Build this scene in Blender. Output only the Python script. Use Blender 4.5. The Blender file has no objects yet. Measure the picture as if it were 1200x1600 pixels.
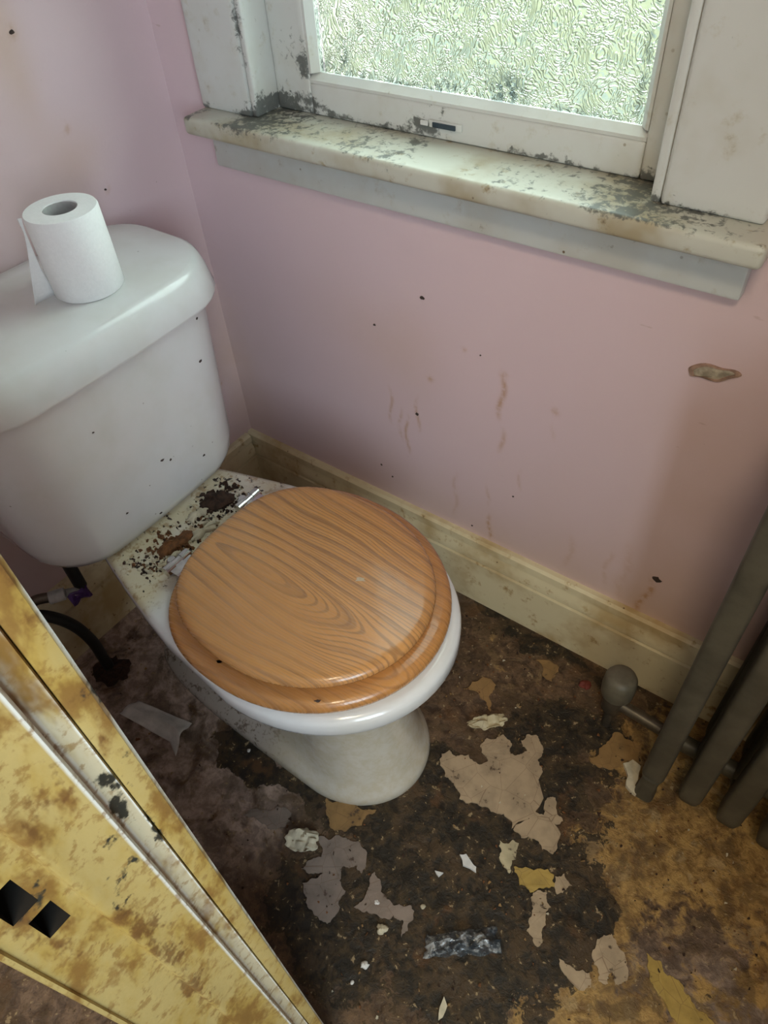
import bpy, bmesh, math, random
import numpy as np
from mathutils import Vector, Matrix, noise as mnoise
random.seed(7)
S = bpy.context.scene
C = S.collection
# ------------------------------------------------------------------ camera
cd = bpy.data.cameras.new('camera'); cam = bpy.data.objects.new('camera', cd); C.objects.link(cam)
R = ((0.80804939, 0.58638352, -0.05666169), (0.39512005, -0.61078737, -0.68616247), (-0.43696261, 0.53206499, -0.72523825))
M = Matrix(((R[0][0], -R[1][0], -R[2][0]), (R[0][1], -R[1][1], -R[2][1]), (R[0][2], -R[1][2], -R[2][2]))).to_4x4()
M.translation = Vector((1.0661, -0.8357, 1.2558))
cam.matrix_world = M
cd.sensor_fit = 'HORIZONTAL'; cd.sensor_width = 36; cd.lens = 36 * 1125.4 / 1200; cd.clip_start = 0.01
S.camera = cam
# ------------------------------------------------------------------ sky, added hall fill, hall lamp, exposure
W = bpy.data.worlds.new('sky'); S.world = W; W.use_nodes = True
bg = W.node_tree.nodes['Background']; bg.inputs[0].default_value = (0.69, 0.90, 1.0, 1); bg.inputs[1].default_value = 7.2
def lamp(name, loc, sx, sy, power, col, rot=(0, 0, 0)):
    l = bpy.data.lights.new(name, 'AREA'); l.shape = 'RECTANGLE'; l.size = sx; l.size_y = sy; l.energy = power; l.color = col
    o = bpy.data.objects.new(name, l); C.objects.link(o); o.location = loc; o.rotation_euler = rot
    return o
lamp('hall_fill_light', (2.40, -1.55, 1.50), 1.0, 1.2, 36.0, (0.72, 0.89, 1.0), (math.radians(90), 0, math.radians(62)))  # added area fill for cool light from the unseen hall; no window built
lamp('hall_ceiling_light', (1.30, -1.40, 2.25), 0.35, 0.35, 11.0, (1.0, 0.82, 0.56))
S.view_settings.view_transform = 'Standard'; S.view_settings.look = 'None'; S.view_settings.gamma = 1
S.view_settings.use_curve_mapping = False
S.view_settings.exposure = 0.50
S.cycles.diffuse_bounces = 4; S.cycles.max_bounces = 7; S.cycles.transmission_bounces = 5; S.cycles.glossy_bounces = 3

# ------------------------------------------------------------------ node helper
class N:
    def __init__(s, name):
        s.m = bpy.data.materials.new(name); s.m.use_nodes = True; s.t = s.m.node_tree; s.t.nodes.clear()
        s.out = s.n('ShaderNodeOutputMaterial'); s._p = None
    def n(s, typ, **k):
        x = s.t.nodes.new(typ)
        for a, b in k.items(): setattr(x, a, b)
        return x
    def set(s, sock, v):
        if v is None: return
        if isinstance(v, bpy.types.NodeSocket): s.t.links.new(v, sock)
        elif isinstance(v, (tuple, list)) and sock.type == 'RGBA': sock.default_value = (*v[:3], 1)
        else: sock.default_value = v
    def pos(s):
        if s._p is None: s._p = s.n('ShaderNodeTexCoord').outputs['Object']
        return s._p
    def map(s, scale=(1, 1, 1), loc=(0, 0, 0), rot=(0, 0, 0), vec=None):
        x = s.n('ShaderNodeMapping'); s.set(x.inputs[0], vec or s.pos())
        x.inputs['Scale'].default_value = scale; x.inputs['Location'].default_value = loc; x.inputs['Rotation'].default_value = rot
        return x.outputs[0]
    def noise(s, scale, detail=4, rough=0.55, vec=None, dist=0.0):
        x = s.n('ShaderNodeTexNoise'); s.set(x.inputs['Vector'], vec or s.pos())
        x.inputs['Scale'].default_value = scale; x.inputs['Detail'].default_value = detail
        x.inputs['Roughness'].default_value = rough; x.inputs['Distortion'].default_value = dist
        return x.outputs['Fac']
    def vor(s, scale, vec=None, feature='F1', rnd=1.0):
        x = s.n('ShaderNodeTexVoronoi', feature=feature); s.set(x.inputs['Vector'], vec or s.pos())
        x.inputs['Scale'].default_value = scale; x.inputs['Randomness'].default_value = rnd
        return x.outputs['Distance']
    def math(s, op, a, b=None, c=None, clamp=False):
        x = s.n('ShaderNodeMath', operation=op); x.use_clamp = clamp
        s.set(x.inputs[0], a); s.set(x.inputs[1], b); s.set(x.inputs[2], c)
        return x.outputs[0]
    def add(s, a, b): return s.math('ADD', a, b)
    def mul(s, a, b): return s.math('MULTIPLY', a, b)
    def mr(s, v, a, b, c=0.0, d=1.0):
        x = s.n('ShaderNodeMapRange', interpolation_type='SMOOTHSTEP'); s.set(x.inputs['Value'], v)
        for k, q in zip(('From Min', 'From Max', 'To Min', 'To Max'), (a, b, c, d)): s.set(x.inputs[k], q)
        return x.outputs[0]
    def mix(s, f, a, b, mode='MIX'):
        x = s.n('ShaderNodeMix', data_type='RGBA', blend_type=mode); x.clamp_factor = True
        s.set(x.inputs[0], f); s.set(x.inputs[6], a); s.set(x.inputs[7], b)
        return x.outputs[2]
    def ramp(s, f, stops):
        x = s.n('ShaderNodeValToRGB'); s.set(x.inputs[0], f); e = x.color_ramp.elements
        while len(e) < len(stops): e.new(0.5)
        for q, (p, c) in zip(e, stops): q.position = p; q.color = (*c, 1)
        return x.outputs[0]
    def attr(s, name='stain_glint'):
        x = s.n('ShaderNodeAttribute', attribute_name=name); y = s.n('ShaderNodeSeparateColor')
        s.t.links.new(x.outputs['Color'], y.inputs[0]); return y.outputs
    def xyz(s, vec=None):
        y = s.n('ShaderNodeSeparateXYZ'); s.set(y.inputs[0], vec or s.pos()); return y.outputs
    def bump(s, h, strength=0.3, dist=0.002):
        x = s.n('ShaderNodeBump'); s.set(x.inputs['Height'], h); x.inputs['Strength'].default_value = strength
        x.inputs['Distance'].default_value = dist; return x.outputs[0]
    def bsdf(s, col, rough=0.5, normal=None, metal=0.0, coat=0.0, spec=0.5, alpha=None, trans=0.0):
        x = s.n('ShaderNodeBsdfPrincipled'); s.set(x.inputs['Base Color'], col); s.set(x.inputs['Roughness'], rough)
        s.set(x.inputs['Normal'], normal); s.set(x.inputs['Metallic'], metal); s.set(x.inputs['Coat Weight'], coat)
        x.inputs['Coat Roughness'].default_value = 0.08; x.inputs['Transmission Weight'].default_value = trans
        s.set(x.inputs['Specular IOR Level'], spec); s.set(x.inputs['Alpha'], alpha)
        s.t.links.new(x.outputs[0], s.out.inputs[0]); return s.m

# ------------------------------------------------------------------ materials
def m_wall(name, base):
    k = N(name); r, g, b = k.attr()[:3]
    n1 = k.noise(2.2, 2); n2 = k.noise(9, 3); n3 = k.noise(45, 2)
    c = k.mix(k.mr(n1, .35, .7), base, tuple(v * f for v, f in zip(base, (.97, .96, .93))))
    tan = k.mul(r, k.mr(k.add(k.mul(n2, .6), k.mul(n1, .4)), .25, .75, .5, 1.15))
    c = k.mix(tan, c, (.56, .385, .27))
    st = k.mul(g, k.mr(k.noise(70, 2), .3, .6, .1, .85))
    c = k.mix(st, c, (.44, .235, .10))
    # fly specks and scuffs
    sp = k.mr(k.vor(26), .03, .012); sp = k.mul(sp, k.mr(k.noise(3.1, 2), .5, .62))
    c = k.mix(k.mul(sp, .7), c, (.23, .12, .07))
    sc = k.mr(k.noise(60, 2, vec=k.map((.35, 1, 1.2), rot=(0, .5, 0))), .73, .78); c = k.mix(k.mul(sc, .35), c, (.38, .24, .19))
    c = k.mix(k.mul(b, k.mr(n3, .3, .5)), c, (.05, .035, .03))
    return k.bsdf(c, k.mr(n2, .3, .7, .5, .65), k.bump(k.noise(200, 1), .10, .0015))
M_WALL = m_wall('pink_wall_paint', (.68, .525, .56))
M_HALL = m_wall('hall_wall_paint', (.55, .48, .36))

def m_trim(name, base, dirt, amt, rough=.42, mould=0.0, dirtcol2=(.12, .07, .03)):
    k = N(name); n1 = k.noise(7, 4, .6); n2 = k.noise(38, 4, .65); n3 = k.noise(120, 3)
    c = k.mix(k.mul(k.mr(n1, .42, .68), amt), base, dirt)
    c = k.mix(k.mul(k.mr(n2, .57, .72), amt), c, dirt)
    c = k.mix(k.mul(k.mr(k.add(k.mul(n2, .7), k.mul(n1, .3)), .62, .7), min(1, amt * 1.1)), c, dirtcol2)
    c = k.mix(k.mul(k.mr(k.vor(42), .1, .05), k.mr(n1, .45, .6)), c, dirtcol2)
    if mould:
        r = k.attr()[0]
        nm = k.noise(85, 4, .7, dist=.4); c = k.mix(k.mul(k.mr(k.add(k.mul(r, .55), k.add(k.mul(n2, .5), k.mul(nm, 1.1))), 1.02, 1.22), .88), c, k.mix(nm, (.025, .03, .03), (.12, .125, .11)))
    return k.bsdf(c, rough, k.bump(n2, .15, .0015))
M_FRAME = m_trim('white_window_paint', (.60, .61, .585), (.48, .45, .36), .55, mould=1, dirtcol2=(.30, .26, .19))
M_SILL = m_trim('sill_paint', (.53, .53, .46), (.36, .30, .19), 1.0, mould=1, dirtcol2=(.15, .115, .07))
M_APRON = m_trim('apron_paint', (.56, .58, .56), (.46, .43, .36), .5)
M_SKIRT = m_trim('yellowed_skirting_paint', (.70, .62, .41), (.45, .32, .15), 1.0, dirtcol2=(.14, .075, .03))

def m_jamb(name, base):
    k = N(name); r, g, b = k.attr()[:3]
    mp = k.map((1.0, 1.0, .45)); n1 = k.noise(27, 4, .66, mp, .3); n2 = k.noise(60, 4, .65, k.map((1, 1, .5))); n3 = k.noise(210, 3)
    c = k.mix(k.mr(n1, .40, .62), base, (.42, .29, .075))
    c = k.mix(k.mul(k.mr(k.add(k.mul(n1, .55), k.mul(n2, .45)), .485, .60), .85), c, (.21, .105, .026))
    c = k.mix(k.mul(b, k.mr(n1, .66, .46)), c, (.72, .73, .68))  # whitish strip plus highlights painted along the raised edges
    c = k.mix(k.mul(k.mr(k.add(k.mul(g, .5), k.add(n2, k.mul(n3, .35))), .90, 1.06), .8), c, (.15, .070, .022))
    c = k.mix(k.mul(k.mr(k.noise(95, 4, .7), .52, .64), .65), c, (.25, .135, .036))
    c = k.mix(k.mr(k.add(k.mul(r, .6), k.add(k.mul(n2, .9), k.mul(n3, .6))), 1.03, 1.17), c, (.030, .030, .024))
    return k.bsdf(c, k.mr(n2, .3, .7, .3, .5), k.bump(k.add(n2, k.mul(n3, .5)), .25, .0012))
M_JAMB = m_jamb('yellowed_door_frame_paint', (.47, .36, .140))

def m_ceramic(name, dirty):
    k = N(name); n1 = k.noise(9, 4); n2 = k.noise(55, 4, .65); n3 = k.noise(170, 3)
    c = k.mix(k.mr(n1, .4, .7), (.70, .70, .70), (.65, .645, .62))
    sp = k.mr(k.vor(30), .055, .03); c = k.mix(k.mul(k.mul(sp, k.mr(k.noise(5, 2), .5, .6)), .85), c, (.10, .085, .06))
    if dirty:
        x, y, z = k.xyz()[:3]
        # grime lodged on the back shelf of the pan and along the ledge of the foot
        sh = k.mul(k.mr(x, .40, .35), k.mr(z, .396, .402))
        c = k.mix(k.mul(sh, k.mr(n1, .25, .6, .5, 1)), c, (.60, .53, .36))
        c = k.mix(k.mul(sh, k.mul(k.mr(k.add(k.mul(n2, .7), k.mul(n3, .3)), .50, .62), .7)), c, (.33, .21, .10))
        c = k.mix(k.mul(sh, k.mr(k.noise(75, 4, .6, k.map(loc=(3, 1, 2))), .60, .64)), c, (.030, .020, .014))
        ft = k.mul(k.mr(z, .20, .05), k.mr(x, .60, .50))
        c = k.mix(k.mul(ft, .75), c, (.31, .25, .19))
        c = k.mix(k.mul(k.mul(ft, .8), k.mr(k.add(k.mul(n2, .6), k.mul(n3, .4)), .50, .62)), c, (.10, .068, .045))
        fr = k.mul(k.mr(z, .37, .20), k.mr(x, .46, .54)); c = k.mix(k.mul(fr, k.mr(n2, .3, .7, .6, .9)), c, (.50, .435, .315))
    return k.bsdf(c, k.mr(n1, .3, .7, .12, .25), k.bump(n1, .03, .002), coat=.5)
M_CIST = m_ceramic('white_ceramic', 0); M_PAN = m_ceramic('dirty_white_ceramic', 1)

def m_wood(name, off, dark):
    k = N(name); x, y, z = k.xyz()[:3]
    w1 = k.noise(4.2, 2, .5, k.map((.55, 1.5, 1))); w2 = k.noise(16, 2, .5, k.map((.35, 1.2, 1)))
    yy = k.add(k.math('SUBTRACT', y, -.435), off); xx = k.mul(k.math('SUBTRACT', x, .47), .16)
    d = k.math('SQRT', k.add(k.mul(yy, yy), k.mul(xx, xx)))
    v = k.add(k.add(d, k.mul(w1, .085)), k.mul(w2, .007))
    ring = k.math('FRACT', k.mul(v, 52))
    line = k.mul(k.mr(ring, .55, .95), k.mr(ring, 1.0, .95))
    fine = k.math('SINE', k.mul(k.add(v, k.mul(w2, .002)), 1450))
    pore = k.mr(k.noise(1, 3, .6, k.map((22, 560, 22))), .50, .68)
    c = k.mix(k.noise(11, 3, .5, k.map((.3, 1.4, 1))), (.47, .215, .068), (.60, .30, .105))
    c = k.mix(k.mul(line, k.mr(w1, .35, .6, .30, .75)), c, (.22, .112, .058))
    c = k.mix(k.mul(k.mr(fine, .2, 1), k.mr(k.noise(6, 2, .5, k.map((.6, 1.5, 1))), .40, .58, .2, .75)), c, (.27, .135, .058))
    c = k.mix(k.mul(pore, .30), c, (.22, .105, .042))
    if dark: c = k.mix(.45, c, (.40, .165, .042))
    return k.bsdf(c, k.mr(pore, 0, 1, .27, .42), k.bump(k.add(k.mul(pore, -.6), k.mul(fine, .25)), .10, .0006), coat=.30)
M_LIDW = m_wood('oak_lid', 0, 0); M_SEATW = m_wood('varnished_oak_seat', .03, 1)

def m_flat(name, col, rough=.6, metal=0, var=.25, scale=60, coat=0, bumps=.2):
    k = N(name); n = k.noise(scale, 4, .6)
    c = k.mix(k.mr(n, .3, .7), col, tuple(v * (1 - var) for v in col))
    return k.bsdf(c, rough, k.bump(n, bumps, .001), metal=metal, coat=coat)
M_CHROME = m_flat('chrome', (.72, .72, .72), .12, 1)
M_PAPER = m_flat('white_tissue', (.87, .87, .87), .9, var=.04, scale=220, bumps=.25)
M_CARD = m_flat('grey_card', (.42, .41, .40), .9)
M_RAD = m_flat('olive_radiator_paint', (.088, .078, .055), .5, var=.35, scale=30)
M_KNOB = m_flat('dull_plastic_knob', (.13, .115, .08), .5)
M_DARK = m_flat('black_rubber', (.018, .02, .018), .5)
M_BRASS = m_flat('dull_metal', (.16, .14, .11), .4, .8)
M_HOLE = m_flat('dark_recess', (.012, .010, .008), .9)
M_PURPLE = m_flat('purple_label', (.09, .035, .20), .35)
M_WHITEP = m_flat('white_plastic', (.55, .55, .54), .4)
M_CHIP = m_flat('white_chip', (.66, .66, .64), .7, var=.15)
M_CREAM = m_flat('cream_flake', (.58, .52, .38), .8, var=.3)
M_RUST = m_flat('rusty_clump', (.19, .075, .022), .9, var=.6, scale=120, bumps=.8)
M_MUCK = m_flat('dark_clump', (.055, .026, .014), .95, var=.7, scale=120, bumps=.8)
M_FLY = m_flat('black_speck', (.055, .035, .028), .8)
M_PLASTER = m_flat('bare_plaster', (.52, .45, .34), .9, var=.5, scale=90, bumps=.6)
M_PAPR2 = m_flat('damp_paper', (.76, .74, .70), .8, var=.3, scale=25)
M_CEIL = m_flat('ceiling_paint', (.62, .58, .52), .8, var=.1, scale=4)
M_RED = m_flat('red_scrap', (.16, .028, .016), .8)
M_OUT = m_flat('outer_render', (.5, .48, .44), .9)

def m_lino(name, col):
    k = N(name); n1 = k.noise(28, 4, .6); n2 = k.noise(110, 4, .6)
    c = k.mix(k.mr(n1, .35, .7), col, tuple(v * .72 for v in col))
    crack = k.mr(k.vor(26, feature='DISTANCE_TO_EDGE'), .012, .004); c = k.mix(k.mul(crack, .5), c, (.12, .06, .03))
    c = k.mix(k.mr(k.add(k.mul(n1, .5), k.mul(n2, .5)), .58, .66), c, (.06, .035, .02))
    return k.bsdf(c, .55, k.bump(n2, .3, .001))
M_LINO = {'b': m_lino('beige_lino', (.40, .30, .19)), 'm': m_lino('mauve_lino', (.235, .185, .15)), 'y': m_lino('yellow_lino', (.40, .27, .065)),
          'o': m_lino('ochre_board', (.28, .165, .060)), 'c': m_lino('cream_lino', (.50, .43, .27))}

def m_floor():
    k = N('filthy_floor'); r, g, b = k.attr()[:3]
    n1 = k.noise(9, 4, .6, dist=.5); n2 = k.noise(34, 4, .65, dist=.4); n3 = k.noise(130, 4, .6); n4 = k.noise(17, 4, .6, k.map(loc=(5, 2, 1)), .6)
    n5 = k.noise(70, 4, .7, k.map(loc=(1, 7, 3)), .5)
    mott = k.add(k.mul(n2, .55), k.mul(n5, .45))
    c = k.mix(k.mr(mott, .40, .60), (.055, .032, .018), (.150, .092, .050))
    # mauve worn lino to the side of the pan
    c = k.mix(k.mul(b, k.mr(n4, .30, .50)), c, k.mix(k.mr(mott, .40, .60), (.25, .185, .150), (.50, .38, .305)))
    # ochre underlay
    och = k.mr(k.add(k.add(k.mul(n1, .5), k.mul(n2, .5)), k.mul(k.math('SUBTRACT', r, .5), .40)), .46, .55)
    c = k.mix(och, c, k.mix(k.mr(mott, .38, .62), (.155, .085, .028), (.40, .25, .085)))
    och2 = k.mul(r, k.mr(n4, .54, .60)); c = k.mix(k.mul(och2, .9), c, k.mix(n5, (.20, .12, .055), (.46, .33, .15)))
    # black sticky grime, ragged edges
    bv = k.add(k.add(k.mul(n1, .22), k.mul(n4, .28)), k.add(k.mul(n2, .25), k.mul(n5, .25)))
    blk = k.mr(k.add(bv, k.mul(k.math('SUBTRACT', g, .5), .34)), .500, .530)
    c = k.mix(blk, c, k.mix(k.mr(mott, .42, .66), (.014, .011, .007), (.070, .046, .022)))
    rst = k.mul(k.mr(k.noise(13, 4, .6, k.map(loc=(9, 4, 2)), .3), .58, .68), .6); c = k.mix(rst, c, (.115, .055, .020)); c = k.mix(k.mul(k.mr(k.add(k.mul(k.noise(15, 4, .65, k.map(loc=(2, 8, 5)), .5), .7), k.mul(n5, .3)), .50, .58), .62), c, (.075, .046, .022))
    c = k.mix(k.mul(k.mr(k.add(k.mul(n5, .6), k.mul(n3, .4)), .585, .63), .8), c, (.33, .245, .135))
    c = k.mix(k.mr(k.vor(75), .075, .05), c, (.012, .010, .008))
    return k.bsdf(c, k.mr(mott, .35, .62, .45, .85), k.bump(k.add(k.add(k.mul(n1, .5), n2), k.mul(n5, .7)), .8, .005), spec=.35)
M_FLOOR = m_floor()

def m_glass():
    k = N('obscure_glass')
    w = k.noise(38, 2, .55, k.map((1, 1, .8)), 2.0)
    h = k.add(k.math('SINE', k.mul(w, 46)), k.mul(k.noise(150, 2), .3))
    nrm = k.bump(h, 1.0, .0009)
    r = k.attr()[0]
    tint = k.mix(k.mul(r, k.mr(k.noise(120, 4, .65), .42, .56)), (.91, .89, .74), (.10, .13, .14))
    a = k.n('ShaderNodeBsdfRefraction'); k.set(a.inputs['Color'], tint); a.inputs['Roughness'].default_value = .16; a.inputs['IOR'].default_value = 1.35; k.set(a.inputs['Normal'], nrm)
    t = k.n('ShaderNodeBsdfTransparent'); k.set(t.inputs['Color'], tint)
    gl = k.n('ShaderNodeBsdfGlossy'); gl.inputs['Roughness'].default_value = .12; k.set(gl.inputs['Normal'], nrm)
    m1 = k.n('ShaderNodeMixShader'); m1.inputs[0].default_value = .38
    k.t.links.new(a.outputs[0], m1.inputs[1]); k.t.links.new(t.outputs[0], m1.inputs[2])
    m2 = k.n('ShaderNodeMixShader'); m2.inputs[0].default_value = .06
    k.t.links.new(m1.outputs[0], m2.inputs[1]); k.t.links.new(gl.outputs[0], m2.inputs[2])
    k.t.links.new(m2.outputs[0], k.out.inputs[0]); return k.m
M_GLASS = m_glass()
def m_film():
    k = N('clear_crumpled_film'); x = k.n('ShaderNodeBsdfPrincipled'); n = k.noise(70, 4)
    k.set(x.inputs['Base Color'], k.mix(k.mr(n, .45, .62), (.06, .08, .10), (.36, .37, .37))); x.inputs['Roughness'].default_value = .12
    k.set(x.inputs['Alpha'], k.mr(n, .35, .65, .22, .65)); k.set(x.inputs['Normal'], k.bump(n, .8, .006)); x.inputs['Coat Weight'].default_value = .6
    k.t.links.new(x.outputs[0], k.out.inputs[0]); return k.m
M_FILM = m_film()
def m_lawn():
    k = N('lawn'); n1 = k.noise(3, 4, .6); n2 = k.noise(60, 3)
    return k.bsdf(k.mix(k.mr(k.add(k.mul(n1, .6), k.mul(n2, .4)), .35, .65), (.074, .072, .036), (.112, .104, .058)), .9)
M_LAWN = m_lawn()

# ------------------------------------------------------------------ mesh helpers
def tag(o, label=None, cat=None, group=None, kind=None):
    for k, v in (('label', label), ('category', cat), ('group', group), ('kind', kind)):
        if v: o[k] = v
    return o
def put(o, parent=None):
    C.objects.link(o)
    if parent is not None:
        o.parent = parent
        t, p = Vector(parent.location), parent.parent
        o.matrix_parent_inverse = Matrix.Translation(-t) if p is None else Matrix.Identity(4)
        if p is not None: o.matrix_parent_inverse = Matrix.Identity(4)
    return o
def obj(name, vf, mat, parent=None, smooth=False, bevel=0.0, seg=2, attr=None, angle=40):
    v, f = vf
    me = bpy.data.meshes.new(name); me.from_pydata([tuple(p) for p in v], [], [tuple(q) for q in f]); me.validate()
    bm = bmesh.new(); bm.from_mesh(me)
    bmesh.ops.recalc_face_normals(bm, faces=bm.faces)
    if bevel:
        ed = [e for e in bm.edges if len(e.link_faces) == 2 and e.calc_face_angle(0) > .5]
        bmesh.ops.bevel(bm, geom=ed, offset=bevel, segments=seg, affect='EDGES', profile=.5)
    bm.to_mesh(me); bm.free()
    if smooth or bevel:
        me.polygons.foreach_set('use_smooth', [True] * len(me.polygons))
        try: me.set_sharp_from_angle(angle=math.radians(angle))
        except Exception: pass
    me.materials.append(mat)
    if attr is not None:
        co = np.empty(len(me.vertices) * 3); me.vertices.foreach_get('co', co); co = co.reshape(-1, 3)
        a = me.color_attributes.new('stain_glint', 'FLOAT_COLOR', 'POINT'); col = np.ones((len(co), 4)); col[:, :3] = attr(co)
        a.data.foreach_set('color', col.ravel())
    return put(bpy.data.objects.new(name, me), parent)
def empty(name, loc):
    o = bpy.data.objects.new(name, None); o.location = loc; o.empty_display_size = .05; C.objects.link(o); return o
def join(*vfs):
    V, F = [], []
    for v, f in vfs:
        b = len(V); V += list(v); F += [tuple(i + b for i in q) for q in f]
    return V, F
def box(x0, x1, y0, y1, z0, z1):
    v = [(x, y, z) for x in (x0, x1) for y in (y0, y1) for z in (z0, z1)]
    return v, [(0, 1, 3, 2), (4, 6, 7, 5), (0, 4, 5, 1), (2, 3, 7, 6), (0, 2, 6, 4), (1, 5, 7, 3)]
def loft(rings, caps=(True, True)):
    n = len(rings[0]); v = [p for r in rings for p in r]; f = []
    for i in range(len(rings) - 1):
        for j in range(n): f.append((i * n + j, i * n + (j + 1) % n, (i + 1) * n + (j + 1) % n, (i + 1) * n + j))
    if caps[0]: f.append(tuple(range(n))[::-1])
    if caps[1]: f.append(tuple((len(rings) - 1) * n + j for j in range(n)))
    return v, f
def tube(path, r, n=12, caps=True):
    P = [Vector(p) for p in path]; rings = []; up = Vector((0.3, 0.2, 1)).normalized()
    for i, p in enumerate(P):
        t = (P[min(i + 1, len(P) - 1)] - P[max(i - 1, 0)]).normalized()
        if abs(t.dot(up)) > .97: up = Vector((1, 0, 0))
        a = t.cross(up).normalized(); b = t.cross(a).normalized(); rr = r[i] if isinstance(r, (list, tuple)) else r
        rings.append([p + a * rr * math.cos(2 * math.pi * k / n) + b * rr * math.sin(2 * math.pi * k / n) for k in range(n)])
    return loft(rings, (caps, caps))
def spline(pts, n=8):
    P = [Vector(p) for p in pts]; out = []
    for i in range(len(P) - 1):
        a, b, c, d = P[max(i - 1, 0)], P[i], P[i + 1], P[min(i + 2, len(P) - 1)]
        for k in range(n):
            t = k / n
            out.append(.5 * ((2 * b) + (c - a) * t + (2 * a - 5 * b + 4 * c - d) * t * t + (3 * b - a - 3 * c + d) * t ** 3))
    return out + [P[-1]]
def lathe(cx, cy, prof, n=32):
    return loft([[(cx + r * math.cos(2 * math.pi * k / n), cy + r * math.sin(2 * math.pi * k / n), z) for k in range(n)] for r, z in prof])
def rag(poly, it=3, amp=.16):
    P = [Vector((a, b)) for a, b in poly]
    for s in range(it):
        Q = []
        for i, p in enumerate(P):
            q = P[(i + 1) % len(P)]; d = q - p; Q.append(p)
            if d.length > .0035: Q.append((p + q) / 2 + Vector((-d.y, d.x)) * random.uniform(-amp, amp))
        P = Q
    return P
def slab(poly, z0, z1, warp=0.0):
    """thin ragged sheet lying flat, with rim and body"""
    n = len(poly); v = [(p[0], p[1], z0) for p in poly]
    v += [(p[0], p[1], z1 + warp * mnoise.noise(Vector((p[0] * 40, p[1] * 40, 3)))) for p in poly]
    return v, [tuple(range(n))[::-1], tuple(range(n, 2 * n))] + [(i, (i + 1) % n, n + (i + 1) % n, n + i) for i in range(n)]
def lump(poly, z, h, seed=0):
    """irregular clod: ring outlines shrinking upward"""
    P = rag(poly, 2, .28); cx = sum(p[0] for p in P) / len(P); cy = sum(p[1] for p in P) / len(P); rings = []
    for s, t in ((1, 0), (1.04, .35), (.85, .75), (.5, .95), (.15, 1.0)):
        rings.append([(cx + (p[0] - cx) * s, cy + (p[1] - cy) * s, z + h * t * (1 + .6 * mnoise.noise(Vector((p[0] * 90, p[1] * 90, seed + t))))) for p in P])
    return loft(rings)
def grid(o, u, v, nu, nv, hole=None, us=None, vs=None, disp=None):
    """rectangular surface o + s*u + t*v split into nu x nv cells; hole = (s0, s1, t0, t1) is left open"""
    us = np.linspace(0, 1, nu + 1) if us is None else np.array(us); vs = np.linspace(0, 1, nv + 1) if vs is None else np.array(vs)
    if hole: us = np.unique(np.concatenate([us, hole[:2]])); vs = np.unique(np.concatenate([vs, hole[2:]]))
    o, u, v = map(np.array, (o, u, v)); V = (o + us[None, :, None] * u + vs[:, None, None] * v).reshape(-1, 3)
    if disp is not None: V = disp(V)
    n = len(us); F = []
    for j in range(len(vs) - 1):
        vm = (vs[j] + vs[j + 1]) / 2
        for i in range(n - 1):
            um = (us[i] + us[i + 1]) / 2
            if hole and hole[0] < um < hole[1] and hole[2] < vm < hole[3]: continue
            F.append((j * n + i, j * n + i + 1, (j + 1) * n + i + 1, (j + 1) * n + i))
    return V.tolist(), F
def ss(x, a, b): t = np.clip((x - a) / (b - a), 0, 1); return t * t * (3 - 2 * t)
def struct(o, label): return tag(o, label, None, None, 'structure')

RX, FY, HY, CZ = 1.72, -0.795, -0.884, 2.35     # right wall, door wall (room side, hall side), ceiling
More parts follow.
